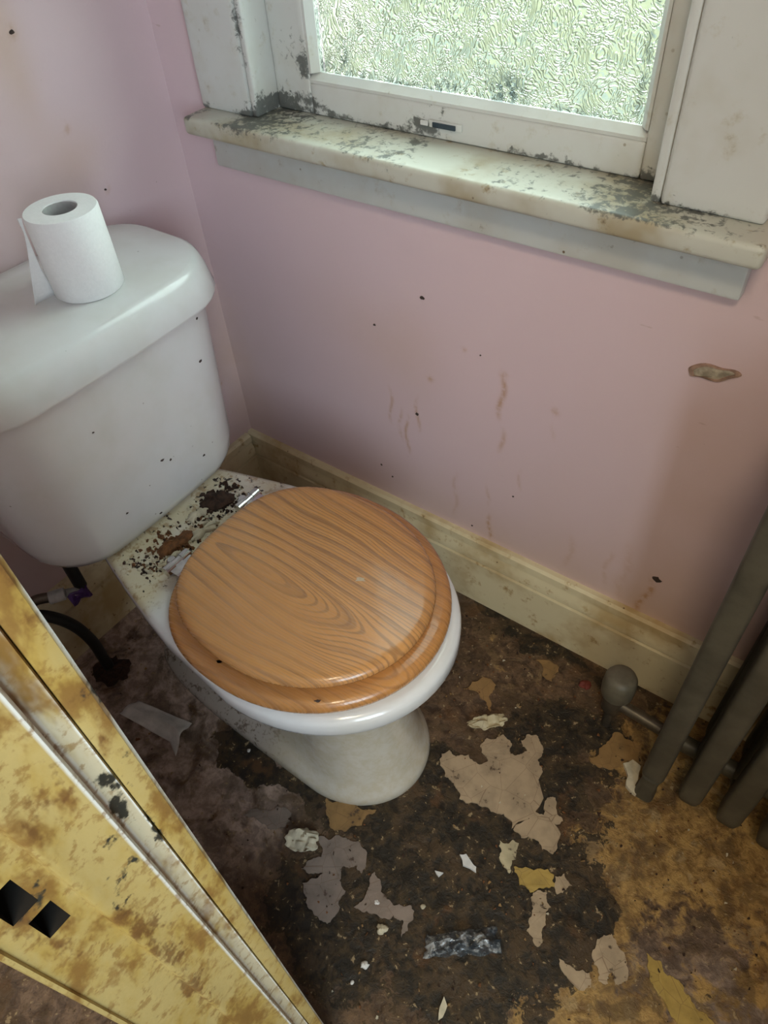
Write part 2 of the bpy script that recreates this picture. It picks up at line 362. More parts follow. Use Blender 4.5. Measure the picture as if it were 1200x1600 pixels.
# ------------------------------------------------------------------ floor
def floor_disp(V):
    vis = (V[:, 0] > .02) & (V[:, 0] < 1.5) & (V[:, 1] > -.95) & (V[:, 1] < -.02)
    h = np.array([mnoise.fractal(Vector((p[0] * 26, p[1] * 26, 1.3)), 1.0, 2.1, 4) if q else 0 for p, q in zip(V, vis)])
    rest = ss(V[:, 0], .45, .75)
    V[:, 2] += np.clip(h, -.6, 1) * .0022 * (.35 + .65 * rest); return V
def blob(co, cx, cy, rx, ry, rot=0.0, p=1.0):
    c, s = math.cos(rot), math.sin(rot); dx, dy = co[:, 0] - cx, co[:, 1] - cy
    a, b = (dx * c + dy * s) / rx, (-dx * s + dy * c) / ry
    return np.exp(-(a * a + b * b) ** p)
def floor_attr(co):
    wv = np.array([mnoise.noise_vector(Vector((p[0] * 11, p[1] * 11, .7))) + .5 * mnoise.noise_vector(Vector((p[0] * 27, p[1] * 27, 4.7))) for p in co]); co = co.copy(); co[:, :2] += wv[:, :2] * .038
    x, y = co[:, 0], co[:, 1]
    och = np.clip(ss(x, .93, 1.12) * .85 + .5 * blob(co, 1.0, -.17, .07, .06) + .35 * blob(co, .80, -.14, .12, .07) + .6 * ss(-y, .66, .80) * ss(x, .8, .95), 0, 1)
    och *= 1 - .75 * blob(co, 1.24, -.40, .09, .07, .6); och *= 1 - .7 * blob(co, 1.36, -.47, .12, .06, .5)
    blk = np.clip(1.1 * blob(co, .83, -.45, .15, .09, .5, 2) + blob(co, .72, -.42, .08, .08) + 1.1 * blob(co, .95, -.54, .15, .10, .6, 2) + 1.1 * blob(co, .54, -.545, .13, .035, .1) + .8 * blob(co, .41, -.535, .035, .03)
                  + 1.0 * blob(co, 1.06, -.45, .045, .07, .3) + .9 * blob(co, .76, -.67, .15, .08) + .8 * blob(co, .93, -.30, .10, .08, .4) + .9 * blob(co, .87, -.19, .06, .045) + .8 * blob(co, .97, -.14, .05, .035) + .9 * blob(co, .10, -.575, .035, .035) + .5 * blob(co, 1.02, -.60, .1, .06), 0, 1.15)
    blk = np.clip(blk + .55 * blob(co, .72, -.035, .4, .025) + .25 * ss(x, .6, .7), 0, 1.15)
    mau = np.clip(1 - ss(x, .50, .66) + .9 * blob(co, 1.30, -.45, .13, .07, .6), 0, 1)
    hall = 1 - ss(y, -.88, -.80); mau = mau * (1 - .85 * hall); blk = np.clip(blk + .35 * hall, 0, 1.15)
    return np.stack([och, blk, mau], 1)
fl = obj('floor', join(grid((0, -.95, 0), (1.5, 0, 0), (0, .95, 0), 400, 250, disp=floor_disp),
                       grid((-.6, -2.3, 0), (3.2, 0, 0), (0, 1.35, 0), 64, 30), grid((1.5, -.95, 0), (1.1, 0, 0), (0, .95, 0), 6, 6), grid((-.6, -.95, 0), (.6, 0, 0), (0, .95, 0), 4, 4),
                       box(-.6, 2.6, -2.3, 0.12, -.12, -.02)), M_FLOOR, smooth=True, attr=floor_attr, angle=180)
struct(fl, 'bare filthy floor with black grime, brown stains and torn lino remains')
PATCH = [('b', [(0.753, -0.347), (0.762, -0.333), (0.777, -0.337), (0.794, -0.321), (0.823, -0.323), (0.829, -0.312), (0.811, -0.304), (0.803, -0.296), (0.805, -0.275), (0.826, -0.252), (0.848, -0.259), (0.855, -0.277), (0.867, -0.271), (0.877, -0.255), (0.858, -0.244), (0.862, -0.227), (0.876, -0.219), (0.89, -0.229), (0.903, -0.248), (0.9, -0.26), (0.918, -0.274), (0.921, -0.391), (0.898, -0.377), (0.871, -0.383), (0.835, -0.398), (0.822, -0.398), (0.805, -0.384), (0.78, -0.379)]),
    ('b', [(0.924, -0.391), (0.927, -0.328), (0.941, -0.344), (0.954, -0.341), (0.946, -0.315), (0.957, -0.303), (0.973, -0.327), (0.985, -0.331), (0.975, -0.344), (0.997, -0.382), (0.995, -0.389), (0.978, -0.392), (0.96, -0.384), (0.941, -0.395)]),
    ('c', [(0.914, -0.419), (0.929, -0.415), (0.931, -0.406), (0.942, -0.405), (0.95, -0.428), (0.945, -0.435), (0.952, -0.455), (0.931, -0.447), (0.925, -0.432)]),
    ('y', [(0.953, -0.442), (0.971, -0.431), (1.011, -0.416), (1.021, -0.431), (1.005, -0.445), (0.993, -0.461), (0.974, -0.461)]),
    ('b', [(1.014, -0.417), (1.024, -0.405), (1.042, -0.414), (1.035, -0.432), (1.028, -0.439)]),
    ('b', [(1.001, -0.451), (1.015, -0.446), (1.029, -0.461), (1.034, -0.488), (1.041, -0.512), (1.037, -0.522), (1.014, -0.512), (1.009, -0.494), (0.997, -0.467)]),
    ('b', [(1.071, -0.517), (1.098, -0.517), (1.115, -0.508), (1.125, -0.523), (1.11, -0.536), (1.09, -0.531)]),
    ('y', [(1.173, -0.436), (1.195, -0.434), (1.209, -0.446), (1.224, -0.442), (1.248, -0.457), (1.283, -0.464), (1.302, -0.471), (1.26, -0.501), (1.241, -0.494), (1.22, -0.481), (1.196, -0.468), (1.183, -0.454)]),
    ('b', [(1.106, -0.461), (1.121, -0.442), (1.152, -0.462), (1.164, -0.485), (1.152, -0.501), (1.141, -0.489), (1.143, -0.505), (1.13, -0.509), (1.111, -0.488)]),
    ('m', [(0.661, -0.588), (0.688, -0.566), (0.721, -0.555), (0.752, -0.574), (0.756, -0.592), (0.74, -0.588), (0.724, -0.602), (0.731, -0.615), (0.751, -0.628), (0.76, -0.661), (0.756, -0.682), (0.729, -0.683), (0.706, -0.671), (0.686, -0.659), (0.702, -0.638), (0.704, -0.628), (0.687, -0.64), (0.67, -0.643), (0.671, -0.63), (0.686, -0.611)]),
    ('m', [(0.772, -0.578), (0.789, -0.584), (0.813, -0.599), (0.826, -0.601), (0.842, -0.592), (0.849, -0.585), (0.862, -0.597), (0.865, -0.617), (0.862, -0.63), (0.85, -0.609), (0.834, -0.612), (0.82, -0.627), (0.79, -0.637), (0.776, -0.639), (0.782, -0.618), (0.777, -0.598)]),
    ('o', [(0.631, -0.529), (0.662, -0.515), (0.693, -0.51), (0.715, -0.496), (0.71, -0.531), (0.694, -0.555), (0.673, -0.564), (0.646, -0.549)]),
    ('m', [(0.535, -0.618), (0.564, -0.604), (0.581, -0.583), (0.597, -0.584), (0.604, -0.61), (0.591, -0.622), (0.567, -0.627), (0.531, -0.633)]),
    ('o', [(0.973, -0.205), (0.984, -0.169), (0.995, -0.131), (1.02, -0.133), (1.045, -0.142), (1.052, -0.166), (1.031, -0.173), (1.02, -0.195), (0.997, -0.211)]),
    ('o', [(0.716, -0.213), (0.734, -0.171), (0.764, -0.171), (0.765, -0.195), (0.784, -0.226), (0.754, -0.212)]),
    ('o', [(0.802, -0.078), (0.847, -0.068), (0.849, -0.088), (0.849, -0.103), (0.826, -0.099)])]
for c, poly in PATCH: obj('lino_patch', slab(rag(poly, 3, .2), -.002, .0022, .0012), M_LINO[c], fl)

# ------------------------------------------------------------------ walls, ceiling
SZ = .8915                                      # top of the window sill
OX0, OX1, OZ1 = .203, .827, 1.98                # window opening
def streak(co, x0, z0, z1, w, s=1.0, lean=0.0):
    x, z = co[:, 0], co[:, 2]; wob = .004 * np.sin(z * 70 + x0 * 50)
    return s * np.exp(-((x - x0 - wob - lean * (z - z0)) / w) ** 2) * ss(z, z0 - .02, z0 + .01) * (1 - ss(z, z1 - .03, z1 + .01))
def wall_attr(co):
    x, z = co[:, 0], co[:, 2]
    tan = .42 * np.exp(-((z - .17) / .12) ** 2) * ss(x, .1, .5) + .26 * ss(x, .80, 1.0) * (1 - .3 * ss(z, .7, .9)) + .30 * np.exp(-((x - .42) / .1) ** 2 - ((z - .55) / .09) ** 2)
    tan += .55 * np.exp(-(x / .10) ** 2) * np.exp(-((z - .30) / .30) ** 2)
    g = np.zeros(len(co))
    for a in ((.642, .50, .585, .0045, .9), (.648, .43, .475, .004, .7), (.417, .395, .47, .003, .7), (.438, .36, .43, .003, .6), (.452, .335, .42, .003, .8), (.477, .40, .47, .003, .7), (.638, .195, .262, .004, .9), (.94, .19, .285, .0055, 1.0, .10),
              (.628, .29, .33, .003, .5), (.690, .36, .40, .003, .4), (.87, .22, .31, .004, .35), (.80, .22, .30, .006, .3), (.90, .20, .34, .008, .25), (.56, .22, .33, .004, .35), (.735, .50, .52, .004, .3)): g = np.maximum(g, streak(co, *a))
    for cx, cz, r in ((.505, .519, .006), (.57, .60, .004), (.735, .545, .006), (.643, .578, .006)): g = np.maximum(g, .8 * np.exp(-(((x - cx) / r) ** 2 + ((z - cz) / r) ** 2)))
    b = np.zeros(len(co))
    return np.stack([np.clip(tan, 0, .8), np.clip(g, 0, 1), b], 1)
Z0 = 0.0
hole = ((OX0) / RX, (OX1) / RX, SZ / CZ, OZ1 / CZ)
us = np.concatenate([np.linspace(0, 1.2, 330), np.linspace(1.23, RX, 12)]) / RX; vs = np.concatenate([np.linspace(0, 1.15, 300), np.linspace(1.2, CZ, 14)]) / CZ
front = grid((0, 0, 0), (RX, 0, 0), (0, 0, CZ), 0, 0, hole, us, vs)
shell = join(front, box(-.12, OX0, .002, .16, -.1, CZ + .1), box(OX1, RX + .12, .002, .16, -.1, CZ + .1), box(OX0, OX1, .002, .16, -.1, SZ - .03), box(OX0, OX1, .002, .16, OZ1, CZ + .1))
wb = struct(obj('wall_back', shell, M_WALL, attr=wall_attr), 'pink painted wall under the window with rust drips and scuffs')
def left_attr(co):
    y, z = co[:, 1], co[:, 2]
    tan = .55 * np.exp(-((y + .245) / .03) ** 2 - ((z - 1.02) / .10) ** 2) + .4 * np.exp(-((y + .20) / .05) ** 2 - ((z - .86) / .05) ** 2) + .25 * ss(-y, .18, .4) + .6 * np.exp(-(y / .10) ** 2) * np.exp(-((z - .35) / .35) ** 2)
    g = np.zeros(len(co))
    for cy, cz, r in ((-.229, 1.028, .006), (-.20, .90, .005), (-.052, .344, .004), (-.165, .80, .004), (-.1, 1.06, .006)): g = np.maximum(g, .9 * np.exp(-(((y - cy) / r) ** 2 + ((z - cz) / r) ** 2)))
    return np.stack([np.clip(tan, 0, .8), g, g * 0], 1)
wl = struct(obj('wall_left', join(grid((0, FY, 0), (0, -FY, 0), (0, 0, CZ), 160, 280), box(-.12, -.002, HY, 0, -.1, CZ + .1)), M_WALL, attr=left_attr), 'pink painted wall behind the cistern with tan water stains')
zero = lambda co: np.zeros((len(co), 3))
struct(obj('wall_right', box(RX, RX + .12, HY, 0, -.1, CZ + .1), M_WALL, attr=zero), 'pink painted wall beyond the radiator')
JX, JX2 = .850, 1.600                           # doorway between the jamb linings
struct(obj('wall_front', join(box(-.12, JX, HY + .004, FY - .004, 0, CZ), box(JX2 + .03, RX, HY + .004, FY - .004, 0, CZ), box(JX, JX2 + .03, HY + .004, FY - .004, 2.03, CZ)), M_WALL, attr=zero), 'pink painted wall with the doorway')
struct(obj('wall_hall', join(box(-.6, 2.6, -2.42, -2.3, 0, CZ), box(2.5, 2.6, -2.3, HY, 0, CZ), box(RX + .12, 2.6, HY, HY + .08, 0, CZ), box(-.72, -.6, -2.42, -.9, 0, CZ), box(-.6, -.12, HY, HY + .08, 0, CZ)), M_HALL, attr=zero), 'dull cream wall of the hall outside the doorway')
struct(obj('ceiling', box(-.7, 2.6, -2.4, .15, CZ, CZ + .1), M_CEIL), 'off-white painted ceiling')
struct(obj('ground', box(-14, 14, 3.0, 20, -.5, -.35), M_LAWN), 'pale lawn outside the window')
struct(obj('path', box(-14, 14, .2, 3.0, -.5, -.345), m_flat('grey_paving', (.075, .092, .098), .9, scale=3)), 'grey paved path outside below the window')

def speck(x, z, r, name='fly_speck', mat=None, par=None, wall='b', seed=0):
    random.seed(seed); n = 9
    r *= .8; pts = [(r * random.uniform(.6, 1.25) * math.cos(2 * math.pi * k / n) * 1.25, r * random.uniform(.6, 1.2) * math.sin(2 * math.pi * k / n)) for k in range(n)]
    f = (lambda a, b, d: (x + a, -d, z + b)) if wall == 'b' else (lambda a, b, d: (d, x + a, z + b))
    rings = [[f(a * s, b * s, d) for a, b in pts] for s, d in ((1, 0.0), (.9, .0012), (.4, .002))]
    return obj(name, loft(rings), mat or M_FLY, par or wb, smooth=True)
for i, (x, z, r) in enumerate(((.492, .668, .0042), (.476, .430, .0042), (.953, .284, .0080), (.393, .588, .0028), (.384, .26, .0025), (.68, .33, .0018), (.60, .60, .0016), (.41, .24, .0025), (.60, .205, .0025))):
    speck(x, z, r, seed=i)
for i, (y, z, r) in enumerate(((-.052, .46, .003), (-.229, 1.028, .004), (-.17, .80, .0025))): speck(y, z, r, par=wl, wall='l', seed=40 + i)
# chipped plaster spot: bare plaster with a raised paint lip
random.seed(5)
def chip_ring(s, d): return [(.934 + s * .027 * math.cos(a) * (1 + .10 * math.sin(3 * a + 1)), -d, .693 + s * .0095 * math.sin(a) * (1 + .22 * math.sin(4 * a)) + .007 * math.cos(a)) for a in np.linspace(0, 2 * math.pi, 36, endpoint=False)]
obj('paint_lip', loft([chip_ring(1.15, 0), chip_ring(1.1, .003), chip_ring(.92, .0035), chip_ring(.86, .0008)], (False, False)), m_flat('lifted_paint', (.42, .27, .20), .7, var=.5), wb, smooth=True)
obj('bare_plaster', loft([chip_ring(.98, .0002), chip_ring(.9, .0012), chip_ring(.5, .0022)], (False, True)), M_PLASTER, wb, smooth=True)

# skirting: flat lower board, groove, moulded top
PROF = [(0, 0), (.0195, 0), (.0195, .122), (.0140, .1240), (.0140, .1275), (.0190, .130), (.0185, .148), (.0140, .158), (.0135, .163), (.0160, .166), (.0150, .180), (.0100, .185), (0, .185)]
def skirt(name, axis, a, b, base, sgn, label):
    ts = np.linspace(a, b, 24); rings = []
    for t in ts: rings.append([((t, base + sgn * d, z) if axis == 'x' else (base + sgn * d, t, z)) for d, z in PROF])
    return struct(obj(name, loft(rings), M_SKIRT, smooth=True, angle=25), label)
skirt('baseboard_back', 'x', 0.0, RX, 0, -1, 'yellowed cream skirting board along the wall under the window')
skirt('baseboard_left', 'y', FY, -.0195, 0, 1, 'grimy skirting board on the wall behind the toilet')

# ------------------------------------------------------------------ window
w1 = struct(empty('window_1', (.515, 0, SZ)), 'white painted mouldy window with obscure glass')
def mould_attr(co):
    x, y, z = co[:, 0], co[:, 1], co[:, 2]; m = np.zeros(len(co))
    for cx, cz, rx, rz, s in ((.225, .90, .035, .022, 1), (.275, .902, .06, .014, 1), (.275, .955, .02, .022, 1), (.235, 1.04, .008, .008, .7), (.26, .97, .03, .03, .5), (.27, 1.06, .012, .02, .8), (.478, .905, .035, .018, .9), (.505, .925, .02, .02, .5), (.66, .896, .08, .006, .7), (.80, .895, .03, .01, .9), (.205, 1.00, .008, .06, .6),
                              (.11, .897, .012, .007, 1), (.33, .897, .06, .006, .8), (.42, .894, .09, .005, .6), (.82, .893, .12, .006, .7), (.39, .945, .14, .006, .45), (.60, .945, .1, .007, .6), (.20, .895, .03, .008, .9)):
        m = np.maximum(m, s * np.exp(-(((x - cx) / rx) ** 2 + ((z - cz) / rz) ** 2)))
    return np.stack([m, m, m], 1)
def dens(x0, x1, y0, y1, z0, z1, st=.012, mx=60):
    """box with its faces split finely so that the mould marks find vertices"""
    nx, ny, nz = (max(1, min(mx, int(round((b - a) / st)))) for a, b in ((x0, x1), (y0, y1), (z0, z1)))
    dx, dy, dz = (x1 - x0, 0, 0), (0, y1 - y0, 0), (0, 0, z1 - z0)
    return join(grid((x0, y0, z0), dx, dz, nx, nz), grid((x0, y1, z0), dx, dz, nx, nz), grid((x0, y0, z0), dy, dz, ny, nz), grid((x1, y0, z0), dy, dz, ny, nz), grid((x0, y0, z1), dx, dy, nx, ny), grid((x0, y0, z0), dx, dy, nx, ny))
def wbox(name, a, mat, par, bev=.003, seg=2):
    """bevelled board that also carries the mould marks"""
    v, f = dens(*a); o = obj(name, (v, f), mat, par)
    me = o.data; bm = bmesh.new(); bm.from_mesh(me); bmesh.ops.remove_doubles(bm, verts=bm.verts, dist=1e-5); bmesh.ops.recalc_face_normals(bm, faces=bm.faces)
    ed = [e for e in bm.edges if len(e.link_faces) == 2 and e.calc_face_angle(0) > .8]
    bmesh.ops.bevel(bm, geom=ed, offset=bev, segments=seg, affect='EDGES', profile=.5); bm.to_mesh(me); bm.free()
    me.polygons.foreach_set('use_smooth', [True] * len(me.polygons)); me.set_sharp_from_angle(angle=math.radians(45))
    co = np.empty(len(me.vertices) * 3); me.vertices.foreach_get('co', co); co = co.reshape(-1, 3)
    at = me.color_attributes.new('stain_glint', 'FLOAT_COLOR', 'POINT'); col = np.ones((len(co), 4)); col[:, :3] = mould_attr(co); at.data.foreach_set('color', col.ravel())
    return o
wbox('casing', (.100, OX0, -.020, .004, SZ, OZ1 + .10), M_FRAME, w1)
wbox('casing', (OX1, .940, -.020, .004, SZ, OZ1 + .10), M_FRAME, w1, .005)
wbox('casing', (OX0, OX1, -.020, .004, OZ1 + .002, OZ1 + .10), M_FRAME, w1)
wbox('lining', (OX0 + .0005, OX0 + .012, -.017, .12, SZ, OZ1), M_FRAME, w1)
wbox('lining', (OX1 - .012, OX1 - .0005, -.017, .12, SZ, OZ1), M_FRAME, w1)
wbox('lining', (OX0, OX1, .004, .12, OZ1 - .012, OZ1 + .002), M_FRAME, w1)
sill = wbox('sill', (.100, .957, -.066, .13, SZ - .026, SZ), M_SILL, w1, .006, 3)
obj('apron', box(.104, .940, -.020, -.0005, .8035, SZ - .0265), M_APRON, w1, bevel=.004)
# sash: stiles, rails, glazing beads, pane
GX0, GX1, GZ0, GZ1 = .295, .771, .946, 1.90
SX0, SX1 = OX0 + .0125, OX1 - .0125
wbox('sash_stile', (SX0, GX0 - .012, .030, .066, SZ + .001, OZ1 - .013), M_FRAME, w1)
wbox('sash_stile', (GX1 + .012, SX1, .030, .066, SZ + .001, OZ1 - .013), M_FRAME, w1)
rail = wbox('sash_rail', (GX0 - .012, GX1 + .012, .030, .066, SZ + .001, GZ0 - .012), M_FRAME, w1)
wbox('sash_rail', (GX0 - .012, GX1 + .012, .030, .066, GZ1 + .012, OZ1 - .013), M_FRAME, w1)
def bead(p):  # quarter-splay bead swept along one side; p maps (along, across, depth) to space
    pr = [(0, .031), (.004, .031), (.012, .042), (.012, .046), (0, .046)]
    return loft([[p(t, a, d) for a, d in pr] for t in (0, 1)])
L = lambda a, b, t: a + (b - a) * t
obj('glazing_bead', bead(lambda t, a, d: (L(GX0 - .012, GX1 + .012, t), d, GZ0 - .012 + a)), M_FRAME, w1)
obj('glazing_bead', bead(lambda t, a, d: (L(GX0 - .012, GX1 + .012, t), d, GZ1 + .012 - a)), M_FRAME, w1)
obj('glazing_bead', bead(lambda t, a, d: (GX0 - .012 + a, d, L(GZ0, GZ1, t))), M_FRAME, w1)
obj('glazing_bead', bead(lambda t, a, d: (GX1 + .012 - a, d, L(GZ0, GZ1, t))), M_FRAME, w1)
def pane_attr(co):
    x, z = co[:, 0], co[:, 2]; m = np.zeros(len(co))
    for cx, cz, rx, rz, s in ((.595, .958, .028, .020, 1), (.505, .950, .035, .013, .8), (.338, .965, .009, .03, .9), (.31, .955, .03, .016, .55), (.36, .950, .05, .008, .6), (.68, .948, .1, .006, .6), (.46, .948, .2, .005, .7), (.762, 1.0, .004, .10, .7), (.45, 1.055, .02, .03, .25), (.298, 1.0, .005, .1, .5)):
        m = np.maximum(m, s * np.exp(-(((x - cx) / rx) ** 2 + ((z - cz) / rz) ** 2)))
    return np.stack([m, m, m], 1)
zs = np.concatenate([np.linspace(0, .2, 50), np.linspace(.22, 1, 30)])
pane = obj('pane', grid((GX0 - .010, .044, GZ0 - .010), (GX1 - GX0 + .02, 0, 0), (0, 0, GZ1 - GZ0 + .02), 120, 0, vs=zs), M_GLASS, w1, attr=pane_attr)
# broken window fastener on the bottom rail
fas = obj('fastener', box(.490, .541, .0265, .0302, .907, .9165), M_FRAME, w1, bevel=.0015)
obj('fastener_slot', box(.497, .533, .0235, .0258, .9085, .9150), m_flat('blue_black_metal', (.035, .055, .075), .4), fas, bevel=.001)
obj('screw', box(.478, .490, .0235, .0257, .909, .915), M_CHIP, fas, bevel=.001)

# ------------------------------------------------------------------ door frame beside the camera
t3 = struct(empty('trim_1', (.865, (FY + HY) / 2, 0)), 'yellowed mouldy door frame with two dark latch holes')
zl = np.unique(np.concatenate([np.linspace(0, .3, 12), np.linspace(.3, 1.3, 220), np.linspace(1.3, 2.03, 24)]))
def jamb_attr(co):
    y, z = co[:, 1], co[:, 2]; m = np.zeros(len(co)); g = np.zeros(len(co))
    for cy, cz, ry, rz, s in ((-.801, .943, .005, .022, 1), (-.811, .945, .006, .018, 1), (-.814, .925, .006, .02, .9), (-.807, .885, .003, .03, .8), (-.829, .918, .009, .010, .9), (-.836, .900, .009, .008, .9), (-.829, .889, .01, .008, .9), (-.842, .872, .006, .02, .6),
                              (-.862, .925, .012, .035, .45), (-.794, 1.00, .0015, .012, .7)): m = np.maximum(m, s * np.exp(-(((y - cy) / ry) ** 2 + ((z - cz) / rz) ** 2)))
    for cy, cz, ry, rz, s in ((-.826, .988, .006, .02, .9), (-.797, 1.07, .004, .05, .9), (-.835, .96, .014, .03, .5), (-.845, .80, .008, .10, .8), (-.85, .72, .01, .1, .7), (-.800, 1.0, .006, .05, .4), (-.87, .90, .01, .05, .7), (-.800, .75, .01, .2, .35), (-.835, .78, .012, .1, .5)): g = np.maximum(g, s * np.exp(-(((y - cy) / ry) ** 2 + ((z - cz) / rz) ** 2)))
    w = ((y < -.807) & (y > -.8172)) * .38 + ((y < -.8172) & (y > -.8208)) * 1.6 + (y > -.7950) * 1.3 + ((y < -.8072) & (y > -.8084)) * .9  # bright edge bands paint in the window highlight; wide band is whitish paint
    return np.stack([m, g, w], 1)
def jstrip(name, prof, mat=None, x_in=.850):
    """board swept up the frame; prof = [(y, x), ...] on the face"""
    pr = [(y, x) for y, x in prof]; P = [(pr[0][0], x_in)] + pr + [(pr[-1][0], x_in)]
    rings = [[(x, y, z) for y, x in P] for z in zl]
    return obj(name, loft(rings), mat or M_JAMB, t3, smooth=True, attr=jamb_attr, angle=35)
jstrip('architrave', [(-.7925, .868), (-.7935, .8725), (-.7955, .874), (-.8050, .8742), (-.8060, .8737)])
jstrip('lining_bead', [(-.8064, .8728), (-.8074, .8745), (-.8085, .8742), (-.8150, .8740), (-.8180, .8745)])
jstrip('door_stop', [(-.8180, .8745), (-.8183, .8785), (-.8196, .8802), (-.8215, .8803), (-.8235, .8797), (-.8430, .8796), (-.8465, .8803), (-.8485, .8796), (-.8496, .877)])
# rebate face with the two latch holes cut through
Y0, Y1 = -.8840, -.8494
ys = [Y0, -.8820, -.8725, -.8690, -.8600, -.8575, Y1]; H = [((-.8725, -.8600), (.925, .953)), ((-.8690, -.8575), (.893, .917))]
vz = np.unique(np.concatenate([zl, [.925, .953, .893, .917]])); yy = np.unique(np.array(ys + list(np.linspace(Y0, Y1, 9))))
V, F = [], []
for z in vz:
    for y in yy: V.append((.8765, y, z))
for j in range(len(vz) - 1):
    for i in range(len(yy) - 1):
        ym, zm = (yy[i] + yy[i + 1]) / 2, (vz[j] + vz[j + 1]) / 2
        if any(a[0] < ym < a[1] and b[0] < zm < b[1] for a, b in H): continue
        F.append((j * len(yy) + i, j * len(yy) + i + 1, (j + 1) * len(yy) + i + 1, (j + 1) * len(yy) + i))
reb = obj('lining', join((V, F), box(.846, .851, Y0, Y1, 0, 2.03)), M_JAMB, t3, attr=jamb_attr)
for (a, b) in H:
    v, f = box(.852, .8764, a[0], a[1], b[0], b[1]); o = obj('latch_hole', (v, [q for q in f if q != (4, 6, 7, 5)]), M_HOLE, t3)
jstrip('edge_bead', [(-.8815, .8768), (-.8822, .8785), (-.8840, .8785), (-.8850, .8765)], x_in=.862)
t4 = struct(obj('trim_2', join(box(JX2, JX2 + .03, HY - .002, FY + .002, 0, 2.03), box(JX + .02, JX2, HY - .002, FY + .002, 2.0, 2.03)), M_JAMB, attr=zero), 'opposite side and head of the yellowed door frame')

# ------------------------------------------------------------------ toilet
CY = -.407
tl = tag(empty('toilet', (.50, CY, 0)), 'white close-coupled toilet with closed oak seat lid and stained pan', 'toilet')
def egg(z, xb, xf, b, xw, n=2.0, k=1.0, N_=72, nf=2.0, waist=None):
    out = []
    for i in range(N_):
        a = 2 * math.pi * i / N_; c, s = math.cos(a), math.sin(a); e = nf if c >= 0 else n
        cc, sn = math.copysign(abs(c) ** (2 / e), c), math.copysign(abs(s) ** (2 / e), s)
        x = xw + (xf - xw) * cc if c >= 0 else xw + (xw - xb) * cc
        t = max(0, (xw - x) / (xw - xb)) if c < 0 else 0; kk = 1 + (k - 1) * (3 * t * t - 2 * t ** 3)
        if waist: kk *= 1 - waist * math.exp(-((x - .44) / .09) ** 2)
        out.append((x, CY + b * sn * kk, z))
    return out
pan = obj('pan', loft([
    egg(0.000, .150, .744, .124, .600, 4.2, .98), egg(.014, .148, .746, .125, .600, 4.2, .98), egg(.026, .152, .743, .122, .600, 4.2, .98),
    egg(.038, .166, .737, .115, .603, 3.6, .86, waist=.10), egg(.060, .185, .730, .107, .603, 3.0, .62, waist=.26), egg(.120, .20, .716, .100, .598, 3.0, .60, waist=.25),
    egg(.190, .20, .704, .098, .592, 3.0, .66, waist=.15), egg(.240, .19, .706, .108, .585, 3.0, .72), egg(.285, .17, .722, .130, .58, 3.0, .74), egg(.325, .145, .748, .158, .575, 3.2, .70),
    egg(.352, .125, .776, .179, .57, 3.6, .66), egg(.366, .115, .789, .1885, .568, 4, .645), egg(.376, .112, .793, .191, .567, 4, .64), egg(.394, .112, .793, .191, .567, 4, .64), egg(.402, .115, .790, .188, .567, 4, .64), egg(.405, .122, .778, .178, .567, 4, .64),
    egg(.4055, .16, .74, .14, .567, 4, .70)]), M_PAN, tl, smooth=True, angle=60)
def rrect(z, x0, x1, hw, rf, rb, bulge=.0, nc=9, ne=7):
    pts = []
    cs = [(x1 - rf, hw - rf, rf, 0), (x0 + rb, hw - rb, rb, 90), (x0 + rb, -hw + rb, rb, 180), (x1 - rf, -hw + rf, rf, 270)]
    for q, (cx, cy, r, a0) in enumerate(cs):
        for i in range(nc): a = math.radians(a0 + 90 * i / (nc - 1)); pts.append((cx + r * math.cos(a), cy + r * math.sin(a)))
        nx, ny, nr, na = cs[(q + 1) % 4]; a = math.radians(na); e = (nx + nr * math.cos(a), ny + nr * math.sin(a)); s = pts[-1]
        for i in range(1, ne): pts.append((s[0] + (e[0] - s[0]) * i / ne, s[1] + (e[1] - s[1]) * i / ne))
    return [(x + bulge * max(0, (x - x0) / (x1 - x0)) * (1 - (y / hw) ** 2), CY + y, z) for x, y in pts]
cis = obj('cistern', loft([rrect(z, .018 + dx, xf, hw, rf + .008, .05, .010) for z, dx, xf, hw, rf in (
    (.400, .05, .195, .135, .06), (.4005, .04, .222, .158, .065), (.404, .025, .238, .176, .07), (.413, .012, .249, .189, .075), (.430, .004, .256, .198, .08), (.455, 0, .259, .203, .082),
    (.52, 0, .260, .208, .085), (.60, 0, .261, .215, .088), (.66, 0, .262, .220, .09), (.728, 0, .262, .224, .09))]), M_CIST, tl, smooth=True, angle=60)
obj('cistern_lid', loft([rrect(z, .012 + dx, xf, hw, rf + .012 if rf > .06 else rf, .072 if rf > .06 else rf, .012) for z, dx, xf, hw, rf in (
    (.716, .02, .256, .222, .075), (.7115, .010, .266, .234, .082), (.7125, .004, .272, .2405, .086), (.717, 0, .2735, .242, .087), (.745, 0, .2655, .2375, .085), (.756, .001, .2615, .2345, .084), (.7625, .004, .2565, .2305, .08), (.7660, .010, .2490, .2240, .076),
    (.7685, .04, .21, .18, .05), (.769, .09, .15, .07, .02))]), M_CIST, tl, smooth=True, angle=60)
def seat_egg(z, d): return egg(z, .372 + d, .7760 - d, .1915 - d, .557, 2.5)
seat = obj('seat', loft([seat_egg(*q) for q in ((.408, .012), (.410, .006), (.414, .0015), (.420, 0), (.426, .0015), (.4305, .006), (.4325, .013), (.4325, .05))]), M_SEATW, tl, smooth=True, angle=60)
def lid_egg(z, d): return egg(z, .382 + d, .7530 - d, .1685 - d, .562, 2.6)
